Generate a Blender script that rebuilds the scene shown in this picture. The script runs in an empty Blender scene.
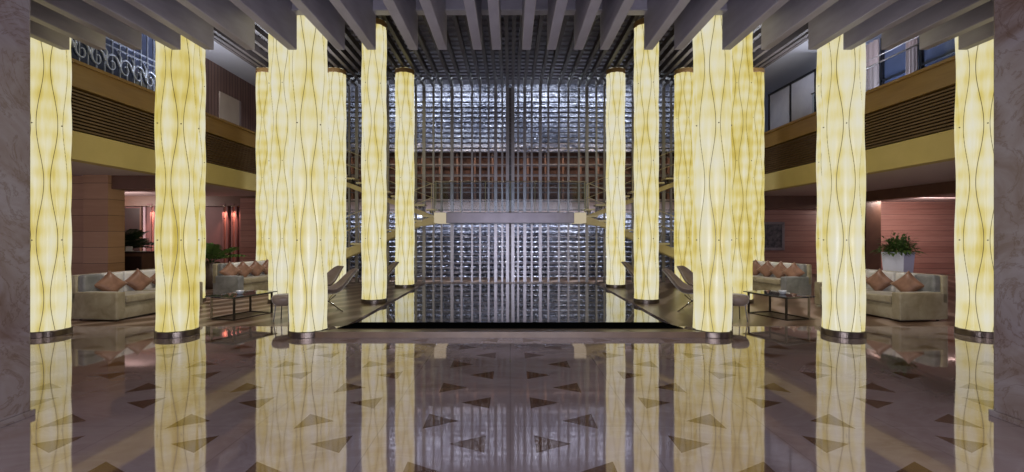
import bpy, bmesh, math, random
from mathutils import Vector, Matrix
random.seed(7)
PI = math.pi
sc = bpy.context.scene
COL = sc.collection

# ------------------------------------------------------------------ materials
def mat(name):
    m = bpy.data.materials.new(name); m.use_nodes = True
    nt = m.node_tree; nt.nodes.clear()
    out = nt.nodes.new('ShaderNodeOutputMaterial')
    return m, nt, out
def N(nt, t, **kw):
    n = nt.nodes.new(t)
    for k, v in kw.items(): setattr(n, k, v)
    return n
def math_n(nt, op, a, b=None, c=None):
    n = nt.nodes.new('ShaderNodeMath'); n.operation = op
    for i, v in enumerate((a, b, c)):
        if v is None: continue
        if isinstance(v, (int, float)): n.inputs[i].default_value = v
        else: nt.links.new(v, n.inputs[i])
    return n.outputs[0]
def mixc(nt, fac, a, b):
    n = nt.nodes.new('ShaderNodeMix'); n.data_type = 'RGBA'
    for s, v in ((n.inputs[0], fac), (n.inputs[6], a), (n.inputs[7], b)):
        if isinstance(v, (int, float)): s.default_value = v
        elif isinstance(v, tuple): s.default_value = (*v[:3], 1)
        else: nt.links.new(v, s)
    return n.outputs[2]
def ramp(nt, fac, stops):
    n = nt.nodes.new('ShaderNodeValToRGB')
    while len(n.color_ramp.elements) < len(stops): n.color_ramp.elements.new(0.5)
    for e, (p, c) in zip(n.color_ramp.elements, stops):
        e.position = p; e.color = (*c[:3], 1)
    nt.links.new(fac, n.inputs[0]); return n.outputs[0]
def noise(nt, vec, scale, detail=4, rough=.55, dist=0.0):
    n = nt.nodes.new('ShaderNodeTexNoise')
    n.inputs['Scale'].default_value = scale; n.inputs['Detail'].default_value = detail
    n.inputs['Roughness'].default_value = rough; n.inputs['Distortion'].default_value = dist
    if vec is not None: nt.links.new(vec, n.inputs['Vector'])
    return n.outputs[0]
def objco(nt, scale=None):
    t = nt.nodes.new('ShaderNodeTexCoord')
    if scale is None: return t.outputs['Object']
    m = nt.nodes.new('ShaderNodeMapping'); m.inputs['Scale'].default_value = scale
    nt.links.new(t.outputs['Object'], m.inputs['Vector']); return m.outputs[0]
def principled(nt, out, color, rough=.5, metal=0, spec=.5, bump=None, bstr=.2, bdist=.01, **kw):
    p = nt.nodes.new('ShaderNodeBsdfPrincipled')
    if isinstance(color, tuple): p.inputs['Base Color'].default_value = (*color[:3], 1)
    else: nt.links.new(color, p.inputs['Base Color'])
    if isinstance(rough, (int, float)): p.inputs['Roughness'].default_value = rough
    else: nt.links.new(rough, p.inputs['Roughness'])
    p.inputs['Metallic'].default_value = metal
    p.inputs['Specular IOR Level'].default_value = spec
    for k, v in kw.items(): p.inputs[k].default_value = v
    if bump is not None:
        b = nt.nodes.new('ShaderNodeBump'); b.inputs['Strength'].default_value = bstr
        b.inputs['Distance'].default_value = bdist
        nt.links.new(bump, b.inputs['Height']); nt.links.new(b.outputs[0], p.inputs['Normal'])
    nt.links.new(p.outputs[0], out.inputs[0]); return p
def simple(name, c1, c2=None, scale=6, rough=.5, metal=0, spec=.5, stretch=(1,1,1), bstr=.1, **kw):
    m, nt, out = mat(name)
    if c2 is None: c2 = tuple(x*.8 for x in c1)
    n = noise(nt, objco(nt, stretch), scale)
    col = ramp(nt, n, [(.3, c1), (.7, c2)])
    principled(nt, out, col, rough, metal, spec, bump=n, bstr=bstr, **kw)
    return m
def emis(name, col, strength):
    m, nt, out = mat(name)
    e = nt.nodes.new('ShaderNodeEmission'); e.inputs[0].default_value = (*col, 1); e.inputs[1].default_value = strength
    nt.links.new(e.outputs[0], out.inputs[0]); return m

M = {}
# --- glowing onyx
SEAMS = 10; AMP = math.radians(10); PER = 1.71; PH = 1.03
def onyx():
    m, nt, out = mat('backlit_onyx')
    co = objco(nt); sx = N(nt, 'ShaderNodeSeparateXYZ'); nt.links.new(co, sx.inputs[0])
    ang = math_n(nt, 'ARCTAN2', sx.outputs[1], sx.outputs[0])
    zc = math_n(nt, 'COSINE', math_n(nt, 'MULTIPLY_ADD', sx.outputs[2], 2*PI/PER, PH))
    # even seams move with +, odd seams with -
    step = 2*PI/SEAMS
    def dist(sign, off):
        a = math_n(nt, 'MULTIPLY_ADD', zc, -sign*AMP, ang)
        a = math_n(nt, 'ADD', a, -off)
        w = math_n(nt, 'WRAP', a, step, -step)   # period 2*step
        return math_n(nt, 'ABSOLUTE', w)
    d = math_n(nt, 'MINIMUM', dist(1, 0), dist(-1, step))
    line = math_n(nt, 'SMOOTH_MIN', 1, math_n(nt, 'POWER', math_n(nt, 'DIVIDE', d, .021), 2.5), .05)
    oi = N(nt, 'ShaderNodeObjectInfo'); n1 = noise(nt, objco(nt, (2.2, 2.2, .45)), 1.6, 3, .5, .4)
    n2 = noise(nt, objco(nt, (9, 9, 1.2)), 3.0, 3, .6, .2)
    inner = math_n(nt, 'MINIMUM', 1, math_n(nt, 'DIVIDE', d, .30))
    f = math_n(nt, 'ADD', math_n(nt, 'MULTIPLY_ADD', inner, .09, .13), math_n(nt, 'MULTIPLY_ADD', n1, .62, .09))
    f = math_n(nt, 'ADD', f, math_n(nt, 'MULTIPLY', math_n(nt, 'SUBTRACT', n2, .5), .16))
    f = math_n(nt, 'ADD', f, math_n(nt, 'MULTIPLY', math_n(nt, 'SUBTRACT', oi.outputs['Random'], .5), .14))
    slab = math_n(nt, 'COSINE', math_n(nt, 'MULTIPLY', sx.outputs[2], 2*PI/.285))
    f = math_n(nt, 'ADD', f, math_n(nt, 'MULTIPLY', slab, .035))
    col = ramp(nt, f, [(.38, (.60, .46, .09)), (.49, (.72, .60, .20)), (.57, (.77, .68, .34)), (.65, (.80, .74, .48)), (.78, (.80, .77, .62))])
    col = mixc(nt, line, (.07, .05, .015), col)
    e = N(nt, 'ShaderNodeEmission'); nt.links.new(col, e.inputs[0]); e.inputs[1].default_value = .90
    g = N(nt, 'ShaderNodeBsdfGlossy'); g.inputs['Roughness'].default_value = .25; g.inputs[0].default_value = (.03,.03,.03,1)
    a = N(nt, 'ShaderNodeAddShader'); nt.links.new(e.outputs[0], a.inputs[0]); nt.links.new(g.outputs[0], a.inputs[1])
    nt.links.new(a.outputs[0], out.inputs[0]); return m
M['onyx'] = onyx()
M['bronze'] = simple('dark_bronze', (.20,.165,.13), (.12,.10,.085), 8, .28, .9)
M['dim_top'] = simple('dim_amber_top', (.20,.11,.03), (.13,.07,.02), 5, .5)

# --- polished marble floor with triangle inlays
def floor_mat():
    m, nt, out = mat('polished_marble_floor')
    co = objco(nt); s = N(nt, 'ShaderNodeSeparateXYZ'); nt.links.new(co, s.inputs[0])
    ax = math_n(nt, 'ABSOLUTE', s.outputs[0]); y = s.outputs[1]
    u = math_n(nt, 'MODULO', ax, 1.0)
    def tri(edge, apex, zc, hh):
        # triangle with vertical edge at u=edge, apex at u=apex
        t = math_n(nt, 'DIVIDE', math_n(nt, 'SUBTRACT', u, apex), edge-apex)     # 1 at edge, 0 at apex
        inside = math_n(nt, 'MULTIPLY', math_n(nt, 'GREATER_THAN', t, 0), math_n(nt, 'LESS_THAN', t, 1))
        v = math_n(nt, 'ABSOLUTE', math_n(nt, 'WRAP', math_n(nt, 'SUBTRACT', y, zc), .41, -.41))
        h = math_n(nt, 'LESS_THAN', v, math_n(nt, 'MULTIPLY', t, hh))
        return math_n(nt, 'MULTIPLY', inside, h)
    t = math_n(nt, 'MAXIMUM', tri(.18, .44, 3.33, .14), tri(.68, .42, 3.74, .15))
    warp = noise(nt, co, .55, 5, .6, 1.2)
    vein = noise(nt, objco(nt, (1.0, 2.2, 1)), .9, 6, .62, 1.6)
    base = ramp(nt, warp, [(.3, (.34,.25,.23)), (.5, (.49,.40,.40)), (.7, (.42,.31,.28))])
    v2 = math_n(nt, 'ABSOLUTE', math_n(nt, 'SUBTRACT', vein, .5))
    vf = math_n(nt, 'SUBTRACT', 1, math_n(nt, 'MINIMUM', 1, math_n(nt, 'MULTIPLY', v2, 22)))
    base = mixc(nt, math_n(nt, 'MULTIPLY', vf, .35), base, (.56,.49,.49))
    tn = noise(nt, co, 5, 5, .6)
    tc = ramp(nt, tn, [(.3, (.17,.095,.06)), (.7, (.26,.16,.11))])
    # slab joints
    jx = math_n(nt, 'LESS_THAN', math_n(nt, 'ABSOLUTE', math_n(nt, 'WRAP', s.outputs[0], .5, -.5)), .004)
    jy = math_n(nt, 'LESS_THAN', math_n(nt, 'ABSOLUTE', math_n(nt, 'WRAP', math_n(nt,'SUBTRACT', y, .36), .41, -.41)), .004)
    col = mixc(nt, t, base, tc)
    col = mixc(nt, math_n(nt, 'MULTIPLY', math_n(nt, 'MAXIMUM', jx, jy), .35), col, (.16,.12,.11))
    p = principled(nt, out, col, .04, .45, .8)
    p.inputs['IOR'].default_value = 1.7
    return m
M['floor'] = floor_mat()
def lounge_mat():
    m, nt, out = mat('lounge_carpet_boards')
    co = objco(nt)
    mp = N(nt, 'ShaderNodeMapping'); mp.inputs['Rotation'].default_value = (0,0,.5); nt.links.new(co, mp.inputs[0])
    w = N(nt, 'ShaderNodeTexWave'); w.inputs['Scale'].default_value = .55; w.inputs['Distortion'].default_value = 5
    w.inputs['Detail'].default_value = 2; nt.links.new(mp.outputs[0], w.inputs[0])
    c = ramp(nt, w.outputs['Fac'], [(.25, (.12,.07,.045)), (.6, (.20,.13,.09)), (.85, (.36,.27,.225))])
    n = noise(nt, objco(nt, (1,1,1)), 30, 3)
    c = mixc(nt, math_n(nt, 'MULTIPLY', n, .3), c, (.06,.035,.025))
    principled(nt, out, c, .32, 0, .5); return m
M['lounge'] = lounge_mat()
def marble_pillar():
    m, nt, out = mat('mauve_veined_marble')
    co = objco(nt)
    a = noise(nt, co, 1.6, 7, .62, 1.5)
    v = noise(nt, co, 1.9, 8, .65, 2.5)
    base = ramp(nt, a, [(.3, (.14,.09,.07)), (.48, (.21,.165,.155)), (.62, (.25,.215,.215)), (.75, (.16,.11,.09))])
    d = math_n(nt, 'ABSOLUTE', math_n(nt, 'SUBTRACT', v, .5))
    f = math_n(nt, 'SUBTRACT', 1, math_n(nt, 'MINIMUM', 1, math_n(nt, 'MULTIPLY', d, 40)))
    col = mixc(nt, math_n(nt, 'MULTIPLY', f, .55), base, (.10,.055,.035))
    principled(nt, out, col, .14, 0, .5); return m
M['marble'] = marble_pillar()
M['fin'] = simple('brushed_grey_mauve_metal', (.36,.33,.37), (.26,.235,.26), 3, .42, .2, stretch=(1,.5,2))
M['fin_edge'] = simple('brushed_edge_lit_tint', (.45,.42,.43), (.36,.33,.34), 4, .35, .3)
M['louver'] = simple('dark_louver', (.05,.04,.035), (.035,.028,.025), 4, .45, .2)
M['slat'] = simple('grey_cross_slat', (.19,.17,.175), (.13,.115,.12), 4, .4, .3)
M['ceil_dark'] = simple('dark_ceiling', (.07,.055,.045), (.05,.04,.035), 2, .8)
M['bar'] = simple('satin_steel_bar', (.26,.245,.25), (.18,.17,.175), 5, .30, .75, stretch=(1,1,.3))
M['hbar'] = simple('dark_steel_rod', (.12,.11,.12), (.08,.075,.08), 5, .35, .7)
def blocks():
    m, nt, out = mat('glass_block_wall')
    co = objco(nt)
    n = noise(nt, objco(nt, (.5,1,.7)), 1.1, 4, .6)
    n2 = noise(nt, objco(nt, (3,1,6)), 2.5, 2, .5)
    f = math_n(nt, 'ADD', math_n(nt,'MULTIPLY', n, .6), math_n(nt,'MULTIPLY', n2, .4))
    c = ramp(nt, f, [(.38, (.05,.055,.08)), (.52, (.22,.23,.30)), (.66, (.60,.62,.70))])  # bright glints and dark gaps painted into the block colour
    principled(nt, out, c, .18, .2, .8, bump=n2, bstr=.6, bdist=.05); return m
M['blocks'] = blocks()
def crystal():
    m, nt, out = mat('rippled_glass_slat')
    n = noise(nt, objco(nt, (4,1,6)), 2.2, 2, .5)
    n2 = noise(nt, objco(nt, (.6,1,.8)), 1.3, 3, .5)
    f = math_n(nt, 'ADD', math_n(nt,'MULTIPLY', n, .55), math_n(nt,'MULTIPLY', n2, .45))
    c = ramp(nt, f, [(.40, (.05,.055,.08)), (.52, (.28,.30,.38)), (.63, (.92,.94,1.0))])  # near-black to white ramp paints sparkle into the slats
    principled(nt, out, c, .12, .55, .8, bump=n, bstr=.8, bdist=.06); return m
M['crystal'] = crystal()
def wood(name, c1, c2, board=.2, axis=2, rough=.35, gap=.012):
    m, nt, out = mat(name)
    co = objco(nt); s = N(nt, 'ShaderNodeSeparateXYZ'); nt.links.new(co, s.inputs[0])
    st = [.6,.6,.6]; st[axis] = 7
    g = noise(nt, objco(nt, tuple(st)), 2.2, 5, .6, .4)
    k = math_n(nt, 'FLOOR', math_n(nt, 'DIVIDE', s.outputs[axis], board))
    wn = N(nt, 'ShaderNodeTexWhiteNoise'); wn.noise_dimensions = '1D'; nt.links.new(k, wn.inputs['W'])
    f = math_n(nt, 'ADD', math_n(nt,'MULTIPLY', g, .7), math_n(nt,'MULTIPLY', wn.outputs[0], .3))
    c = ramp(nt, f, [(.3, c1), (.75, c2)])
    j = math_n(nt, 'LESS_THAN', math_n(nt, 'ABSOLUTE', math_n(nt, 'WRAP', s.outputs[axis], board/2, -board/2)), gap/2)
    c = mixc(nt, math_n(nt,'MULTIPLY', j, .75), c, (.02,.012,.01))
    principled(nt, out, c, rough, 0, .5); return m
M['fascia'] = wood('honey_oak_fascia', (.22,.12,.035), (.34,.20,.06), 5.0, 2, .35, 0)
M['louver_wood'] = simple('dark_oak_louver', (.15,.085,.035), (.11,.06,.025), 5, .5)
M['yellow_band'] = simple('cream_plaster_band', (.60,.47,.18), (.55,.43,.16), 2, .6)
M['soffit'] = simple('mauve_plaster_soffit', (.66,.55,.55), (.62,.51,.51), 1, .7)
M['redwood'] = wood('rosewood_boards', (.28,.13,.105), (.41,.22,.18), .21, 2, .35)
M['pier'] = wood('walnut_pier_panels', (.38,.21,.12), (.47,.28,.17), .40, 2, .3)
M['dark_beam'] = simple('dark_walnut_beam', (.16,.08,.05), (.12,.06,.04), 3, .4)
M['vslat'] = wood('vertical_wood_slats', (.16,.09,.075), (.26,.16,.13), .16, 1, .45, .03)
M['white'] = simple('white_plaster', (.62,.62,.66), (.58,.58,.62), 1, .7)
M['bluewall'] = simple('blue_grey_wall', (.30,.33,.44), (.22,.25,.35), 1.2, .35)
M['maroon'] = simple('maroon_wall', (.22,.10,.095), (.17,.075,.075), 1.5, .55)
M['rosewall'] = simple('rose_plaster', (.50,.20,.16), (.45,.17,.14), 1.5, .6)
M['mauvewall'] = simple('mauve_wall', (.48,.36,.40), (.42,.31,.35), 1.5, .6)
M['darkdoor'] = simple('dark_door_wood', (.04,.022,.02), (.03,.018,.016), 3, .4)
M['black'] = simple('black_granite', (.004,.004,.004), (.003,.003,.003), 10, .9, 0, 0.0)
M['kerb'] = simple('brown_kerb_stone', (.17,.105,.055), (.12,.075,.04), 4, .3)
def water():
    m, nt, out = mat('still_dark_water')
    n = noise(nt, objco(nt, (1,.5,1)), 2.5, 2, .5)
    b = N(nt, 'ShaderNodeBump'); b.inputs['Strength'].default_value = .05; b.inputs['Distance'].default_value = .02
    nt.links.new(n, b.inputs['Height'])
    p = principled(nt, out, (.40,.40,.42), .03, .8, 1.0)
    nt.links.new(b.outputs[0], p.inputs['Normal']); return m
M['water'] = water()
def velvet(name, c1, c2):
    m, nt, out = mat(name)
    n = noise(nt, objco(nt), 4, 5, .6, .5)
    c = ramp(nt, n, [(.35, c1), (.65, c2)])
    p = principled(nt, out, c, .42, 0, .4, bump=n, bstr=.08)
    p.inputs['Sheen Weight'].default_value = .6; p.inputs['Sheen Roughness'].default_value = .3
    return m
M['sofa'] = velvet('olive_silver_velvet', (.24,.20,.125), (.36,.32,.23))
M['sofa_back'] = velvet('pale_silver_velvet', (.56,.55,.55), (.76,.75,.74))
M['sofa_grey'] = velvet('grey_green_velvet', (.14,.145,.15), (.25,.25,.26))
M['pillow'] = velvet('copper_satin', (.18,.09,.06), (.29,.16,.11))
M['taupe'] = velvet('taupe_leather', (.20,.155,.13), (.27,.21,.18))
M['chrome'] = simple('chrome', (.6,.58,.55), (.5,.48,.45), 3, .12, 1)
M['dark_metal'] = simple('dark_table_metal', (.07,.06,.055), (.05,.045,.04), 3, .3, .8)
M['glass_top'] = simple('smoked_glass_top', (.05,.05,.055), (.04,.04,.045), 2, .04, .3, 1.0)
M['pot'] = simple('lavender_white_pot', (.66,.68,.86), (.60,.62,.80), 2, .35)
M['pot_dark'] = simple('dark_clay_pot', (.09,.06,.045), (.06,.04,.03), 4, .5)
M['leaf'] = simple('green_leaf', (.05,.11,.025), (.12,.19,.05), 3, .45)
M['leaf_dark'] = simple('dark_palm_leaf', (.02,.05,.02), (.05,.09,.035), 3, .45)
M['soil'] = simple('dark_soil', (.03,.02,.015), (.02,.015,.01), 20, .9)
M['paper'] = simple('white_paper', (.8,.8,.82), (.75,.75,.78), 3, .7)
M['step'] = simple('pale_stone_tread', (.55,.48,.30), (.48,.41,.25), 3, .35)
M['stringer'] = simple('brass_tinted_stringer', (.46,.38,.19), (.38,.30,.14), 3, .4, .15)
M['bridge'] = simple('grey_mauve_bridge_edge', (.20,.18,.20), (.15,.135,.155), 2, .3, .4)
M['rail'] = simple('thin_steel_rail', (.45,.40,.30), (.38,.33,.25), 3, .3, .8)
M['picture'] = simple('dark_abstract_print', (.02,.022,.03), (.16,.15,.16), 7, .3)
M['frame'] = simple('pewter_frame', (.30,.27,.27), (.22,.20,.20), 5, .3, .6)
M['winglass'] = simple('night_blue_window', (.05,.06,.11), (.09,.11,.19), 1.0, .08, .2, .8)
M['mullion'] = simple('black_mullion', (.02,.02,.025), (.015,.015,.02), 3, .4, .4)
M['curtain'] = simple('beige_drape', (.34,.27,.26), (.26,.20,.20), 3, .7, stretch=(1,6,.2))
M['scroll'] = simple('pale_wrought_scrolls', (.50,.55,.66), (.40,.44,.55), 5, .3, .5)
M['blackpanel'] = simple('inky_scroll_backing', (.015,.018,.028), (.01,.012,.02), 3, .3)
def glass_mat():
    m, nt, out = mat('clear_railing_glass')
    t = N(nt, 'ShaderNodeBsdfTransparent'); t.inputs[0].default_value = (.86,.90,.92,1)
    g = N(nt, 'ShaderNodeBsdfGlossy'); g.inputs['Roughness'].default_value = .03
    mx = N(nt, 'ShaderNodeMixShader'); mx.inputs[0].default_value = .015
    nt.links.new(t.outputs[0], mx.inputs[1]); nt.links.new(g.outputs[0], mx.inputs[2])
    nt.links.new(mx.outputs[0], out.inputs[0]); return m
M['glass'] = glass_mat()
M['lamp'] = emis('warm_lamp', (1.0,.82,.55), 6)
M['end_glow'] = emis('soft_end_glow', (1.0,.85,.60), .5)
M['cove'] = emis('cool_cove_tube', (.85,.92,1.0), 5)

# ------------------------------------------------------------------ mesh helpers
class MB:
    def __init__(s): s.bm = bmesh.new()
    def box(s, x0, x1, y0, y1, z0, z1, bevel=0, mtx=None, seg=2):
        b = bmesh.new(); bmesh.ops.create_cube(b, size=1)
        for v in b.verts: v.co = Vector(((v.co.x+.5)*(x1-x0)+x0, (v.co.y+.5)*(y1-y0)+y0, (v.co.z+.5)*(z1-z0)+z0))
        if bevel: bmesh.ops.bevel(b, geom=b.edges[:], offset=bevel, segments=seg, profile=.6, affect='EDGES')
        if mtx: b.transform(mtx)
        s.add(b); return s
    def add(s, b):
        me = bpy.data.meshes.new('tmp'); b.to_mesh(me); b.free(); s.bm.from_mesh(me); bpy.data.meshes.remove(me)
    def tube(s, pts, r, seg=8, cap=True):
        pts = [Vector(p) for p in pts]; rings = []; n = len(pts)
        rr = r if isinstance(r, (list, tuple)) else [r]*n
        up = None
        for i, p in enumerate(pts):
            t = (pts[min(i+1, n-1)]-pts[max(i-1, 0)]).normalized()
            if up is None:
                up = Vector((0,0,1)) if abs(t.z) < .9 else Vector((1,0,0))
            a = t.cross(up).normalized(); b = a.cross(t).normalized(); up = b
            rings.append([s.bm.verts.new(p+(a*math.cos(2*PI*k/seg)+b*math.sin(2*PI*k/seg))*rr[i]) for k in range(seg)])
        for q in range(n-1):
            for k in range(seg):
                s.bm.faces.new((rings[q][k], rings[q][(k+1)%seg], rings[q+1][(k+1)%seg], rings[q+1][k]))
        if cap:
            s.bm.faces.new(rings[0][::-1]); s.bm.faces.new(rings[-1])
        return s
    def lathe(s, prof, seg=32, c=(0,0,0)):
        rings = []
        for (r, z) in prof:
            rings.append([s.bm.verts.new((c[0]+r*math.cos(2*PI*k/seg), c[1]+r*math.sin(2*PI*k/seg), c[2]+z)) for k in range(seg)])
        for q in range(len(prof)-1):
            for k in range(seg):
                s.bm.faces.new((rings[q][k], rings[q][(k+1)%seg], rings[q+1][(k+1)%seg], rings[q+1][k]))
        s.bm.faces.new(rings[0][::-1]); s.bm.faces.new(rings[-1]); return s
    def prism(s, poly, axis, a0, a1):
        # poly in the plane normal to the axis; axis 'y': poly=(x,z); 'x': poly=(y,z); 'z': poly=(x,y)
        def P(p, a):
            if axis == 'y': return (p[0], a, p[1])
            if axis == 'x': return (a, p[0], p[1])
            return (p[0], p[1], a)
        A = [s.bm.verts.new(P(p, a0)) for p in poly]; B = [s.bm.verts.new(P(p, a1)) for p in poly]
        s.bm.faces.new(A[::-1]); s.bm.faces.new(B)
        for i in range(len(poly)):
            j = (i+1) % len(poly); s.bm.faces.new((A[i], A[j], B[j], B[i]))
        return s
    def build(s, name, m, parent=None, smooth=False):
        bmesh.ops.recalc_face_normals(s.bm, faces=s.bm.faces[:])
        me = bpy.data.meshes.new(name); s.bm.to_mesh(me); s.bm.free()
        if smooth:
            for p in me.polygons: p.use_smooth = True
        me.materials.append(m)
        o = bpy.data.objects.new(name, me); COL.objects.link(o)
        if parent: o.parent = parent
        return o
def tag(o, label=None, cat=None, group=None, kind=None):
    if label: o['label'] = label
    if cat: o['category'] = cat
    if group: o['group'] = group
    if kind: o['kind'] = kind
    return o
def thing(name, loc, rz, label, cat, group=None):
    o = bpy.data.objects.new(name, None); COL.objects.link(o); o.location = loc; o.rotation_euler = (0,0,rz)
    o.empty_display_size = .1
    return tag(o, label, cat, group)
def copy_tree(o, parent=None):
    c = o.copy(); COL.objects.link(c)
    if parent: c.parent = parent
    for ch in list(o.children): copy_tree(ch, c)
    return c
def struct(o, label=None, cat=None):
    o['kind'] = 'structure'
    if label: o['label'] = label
    if cat: o['category'] = cat
    return o
def inst(src, name, parent, loc):
    o = bpy.data.objects.new(name, src.data); COL.objects.link(o); o.parent = parent; o.location = loc; return o
ORD = ['first','second','third','fourth','fifth','sixth','seventh','eighth','ninth','tenth','eleventh','twelfth','thirteenth','fourteenth']

H = 1.5; F = 463.0; CX = 510.2; HY = 235.3
CEIL = 6.27
def X(px, d): return (px-CX)*d/F

# ------------------------------------------------------------------ setting
def sbox(name, m, x0, x1, y0, y1, z0, z1, label=None, cat=None, bevel=0):
    return struct(MB().box(x0,x1,y0,y1,z0,z1,bevel).build(name, m), label, cat)
PX = 2.72            # pool half width
# front marble floor, lounge floors either side of the pool
sbox('floor', M['floor'], -14, 14, -4, 7.62, -.2, 0, 'polished marble floor with brown triangle inlays', 'floor')
for sx, nm in ((-1,'left'),(1,'right')):
    a, b = sorted((sx*PX, sx*18))
    sbox('floor', M['lounge'], a, b, 7.62, 20, -.2, 0, 'brown patterned lounge floor on the %s of the pool' % nm, 'floor')
sbox('floor', M['lounge'], -PX, PX, 14.86, 20, -.2, 0, 'dark floor strip behind the lattice screen', 'floor')

# pool
pool = thing('reflecting_pool', (0,7.0,0), 0, 'shallow black-edged reflecting pool in front of the tall lattice screen', 'pool')
MB().box(-PX, PX, .5, 7.86, -.16, -.03).build('water_surface', M['water'], pool)
kb = MB().prism([(-2.86,-.22),(2.86,-.22),(2.62,.02),(-2.62,.02)], 'z', 0, .085); kb.build('stone_kerb', M['kerb'], pool)
bk = MB().prism([(-2.62,.02),(2.62,.02),(2.46,.46),(-2.46,.46)], 'z', 0, .10); bk.build('black_coping', M['black'], pool)

# side walls far outside and shell
sbox('wall_back', M['blocks'], -6.6, 6.6, 16.5, 16.7, 0, 7.4, 'pale glass-block wall with painted glints behind the lattice screen', 'wall')
sbox('wall_left', M['mauvewall'], -18.2, -18, -4, 20, 0, 3.3)
sbox('wall_right', M['mauvewall'], 18, 18.2, -4, 20, 0, 3.3)

# ------------------------------------------------------------------ balconies (both wings)
for sx, nm in ((-1,'left'),(1,'right')):
    def bx(x0, x1):
        a, b = sorted((sx*x0, sx*x1)); return a, b
    a, b = bx(8.78, 18)
    sbox('ceiling', M['soffit'], a, b, -4, 20, 3.0, 3.2, 'mauve soffit under the %s balcony' % nm, 'ceiling')
    # fascia: cream band, recessed louvers, oak board, cap
    bal = thing('balcony', (sx*8.5, 9, 3.0), 0, 'wooden balcony front with louvred band running along the %s side' % nm, 'balcony')
    L0, L1 = -11, 9.05
    def part(name, m, dx0, dx1, z0, z1, bev=0):
        p, q = sorted((sx*dx0, sx*dx1))
        return MB().box(p, q, L0, L1, z0, z1, bev).build(name, m, bal)
    part('cream_band', M['yellow_band'], -.03, .25, -.02, .53)
    part('recess_backing', M['louver_wood'], .18, .28, .53, 1.42)
    for k in range(12):
        p, q = sorted((sx*.02, sx*.14)); z = .57+k*.068
        MB().box(p, q, L0, L1, z, z+.036).build('louver_slat', M['louver_wood'], bal)
    part('oak_moulding', M['fascia'], -.02, .25, 1.40, 1.50)
    part('oak_board', M['fascia'], .01, .25, 1.50, 1.86)
    part('oak_cap', M['fascia'], -.05, .27, 1.86, 1.92)
    a, b = bx(8.8, 12)
    sbox('floor', M['white'], a, b, -2, 18, 3.82, 3.9, 'upper walkway floor behind the %s balcony front' % nm, 'floor')
    # upper ceiling
    a, b = bx(7.12, 12)
    sbox('ceiling', M['white'], a, b, 4, 20, 7.1, 7.25, 'white ceiling over the %s upper walkway' % nm, 'ceiling')
    a, b = bx(7.02, 7.12)
    sbox('trim_%d' % (1 if sx < 0 else 2), M['louver'], a, b, 4, 16.5, CEIL-.02, 7.25)

# upper left wall with vertical slats and a lit panel
sbox('wall_left_upper', M['vslat'], -9.85, -9.6, 10.5, 18.3, 3.9, 7.1, 'wall of vertical wooden slats behind the left balcony', 'wall')
sbox('wall_left_upper_back', M['vslat'], -9.6, -8.5, 18.1, 18.3, 3.2, 7.1)
lp = thing('wall_panel', (-9.56, 15.8, 4.7), 0, 'pale beige board on the slatted wall above the left balcony', 'wall panel')
MB().box(-.04, 0, -.55, .55, 0, 1.55, .01).build('board', simple('pale_beige_board', (.55,.45,.36), (.48,.38,.30), 2, .5), lp)
MB().box(-.038, -.002, .58, .66, 0, 1.55, .005).build('side_strip', M['curtain'], lp)
sbox('wall_left_upper_front', M['bluewall'], -10.6, -10.4, -2, 10.5, 3.9, 7.1)
sbox('wall_right_upper', M['bluewall'], 10.3, 10.5, -2, 18.3, 3.9, 7.1, 'blue-grey wall behind the right balcony', 'wall')
sbox('wall_right_upper_back', M['bluewall'], 8.5, 10.3, 18.1, 18.3, 3.2, 7.1)
# ornate screen on the left balcony
orn = thing('ornate_screen', (-8.78, 9.0, 4.93), 0, 'pale scrollwork metal screen standing on the left balcony edge', 'screen')
MB().box(-.03, .0, -1.6, 3.2, .0, 2.0).build('backing_glass', M['winglass'], orn)
for z in (.03, .72, .86, 1.55, 1.95):
    MB().box(.0, .03, -1.6, 3.2, z-.012, z+.012).build('rail', M['scroll'], orn)
cm = MB()
for t in range(1):
    pts = []
    for i in range(22):
        a = i/21*3.4*PI*.8; r = .19*(1-i/26)
        pts.append((.03, r*math.cos(a), .34+r*math.sin(a)*1.25))
    cm.tube(pts, [.028-.0007*i for i in range(22)], 6)
    cm.tube([(.03,.19,.34),(.03,.24,.55),(.03,.12,.70)], [.028,.022,.01], 6)
cs = cm.build('scroll', M['scroll'], orn, True); cs.location = (0,-1.35,0)
for k in range(1, 13): inst(cs, 'scroll', orn, (0,-1.35+.36*k,0))
for k in range(12):
    o_ = inst(cs, 'scroll', orn, (0,-1.2+.36*k,1.45)); o_.scale = (1,.6,.6); o_.rotation_euler = (0,0,0); o_.location.z = .95+.35
bb = MB().box(.0, .02, -.011, .011, .0, 1.95).build('upright', M['scroll'], orn); bb.location = (0,-1.55,0)
for k in range(1, 25): inst(bb, 'upright', orn, (0,-1.55+.197*k,0))

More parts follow.
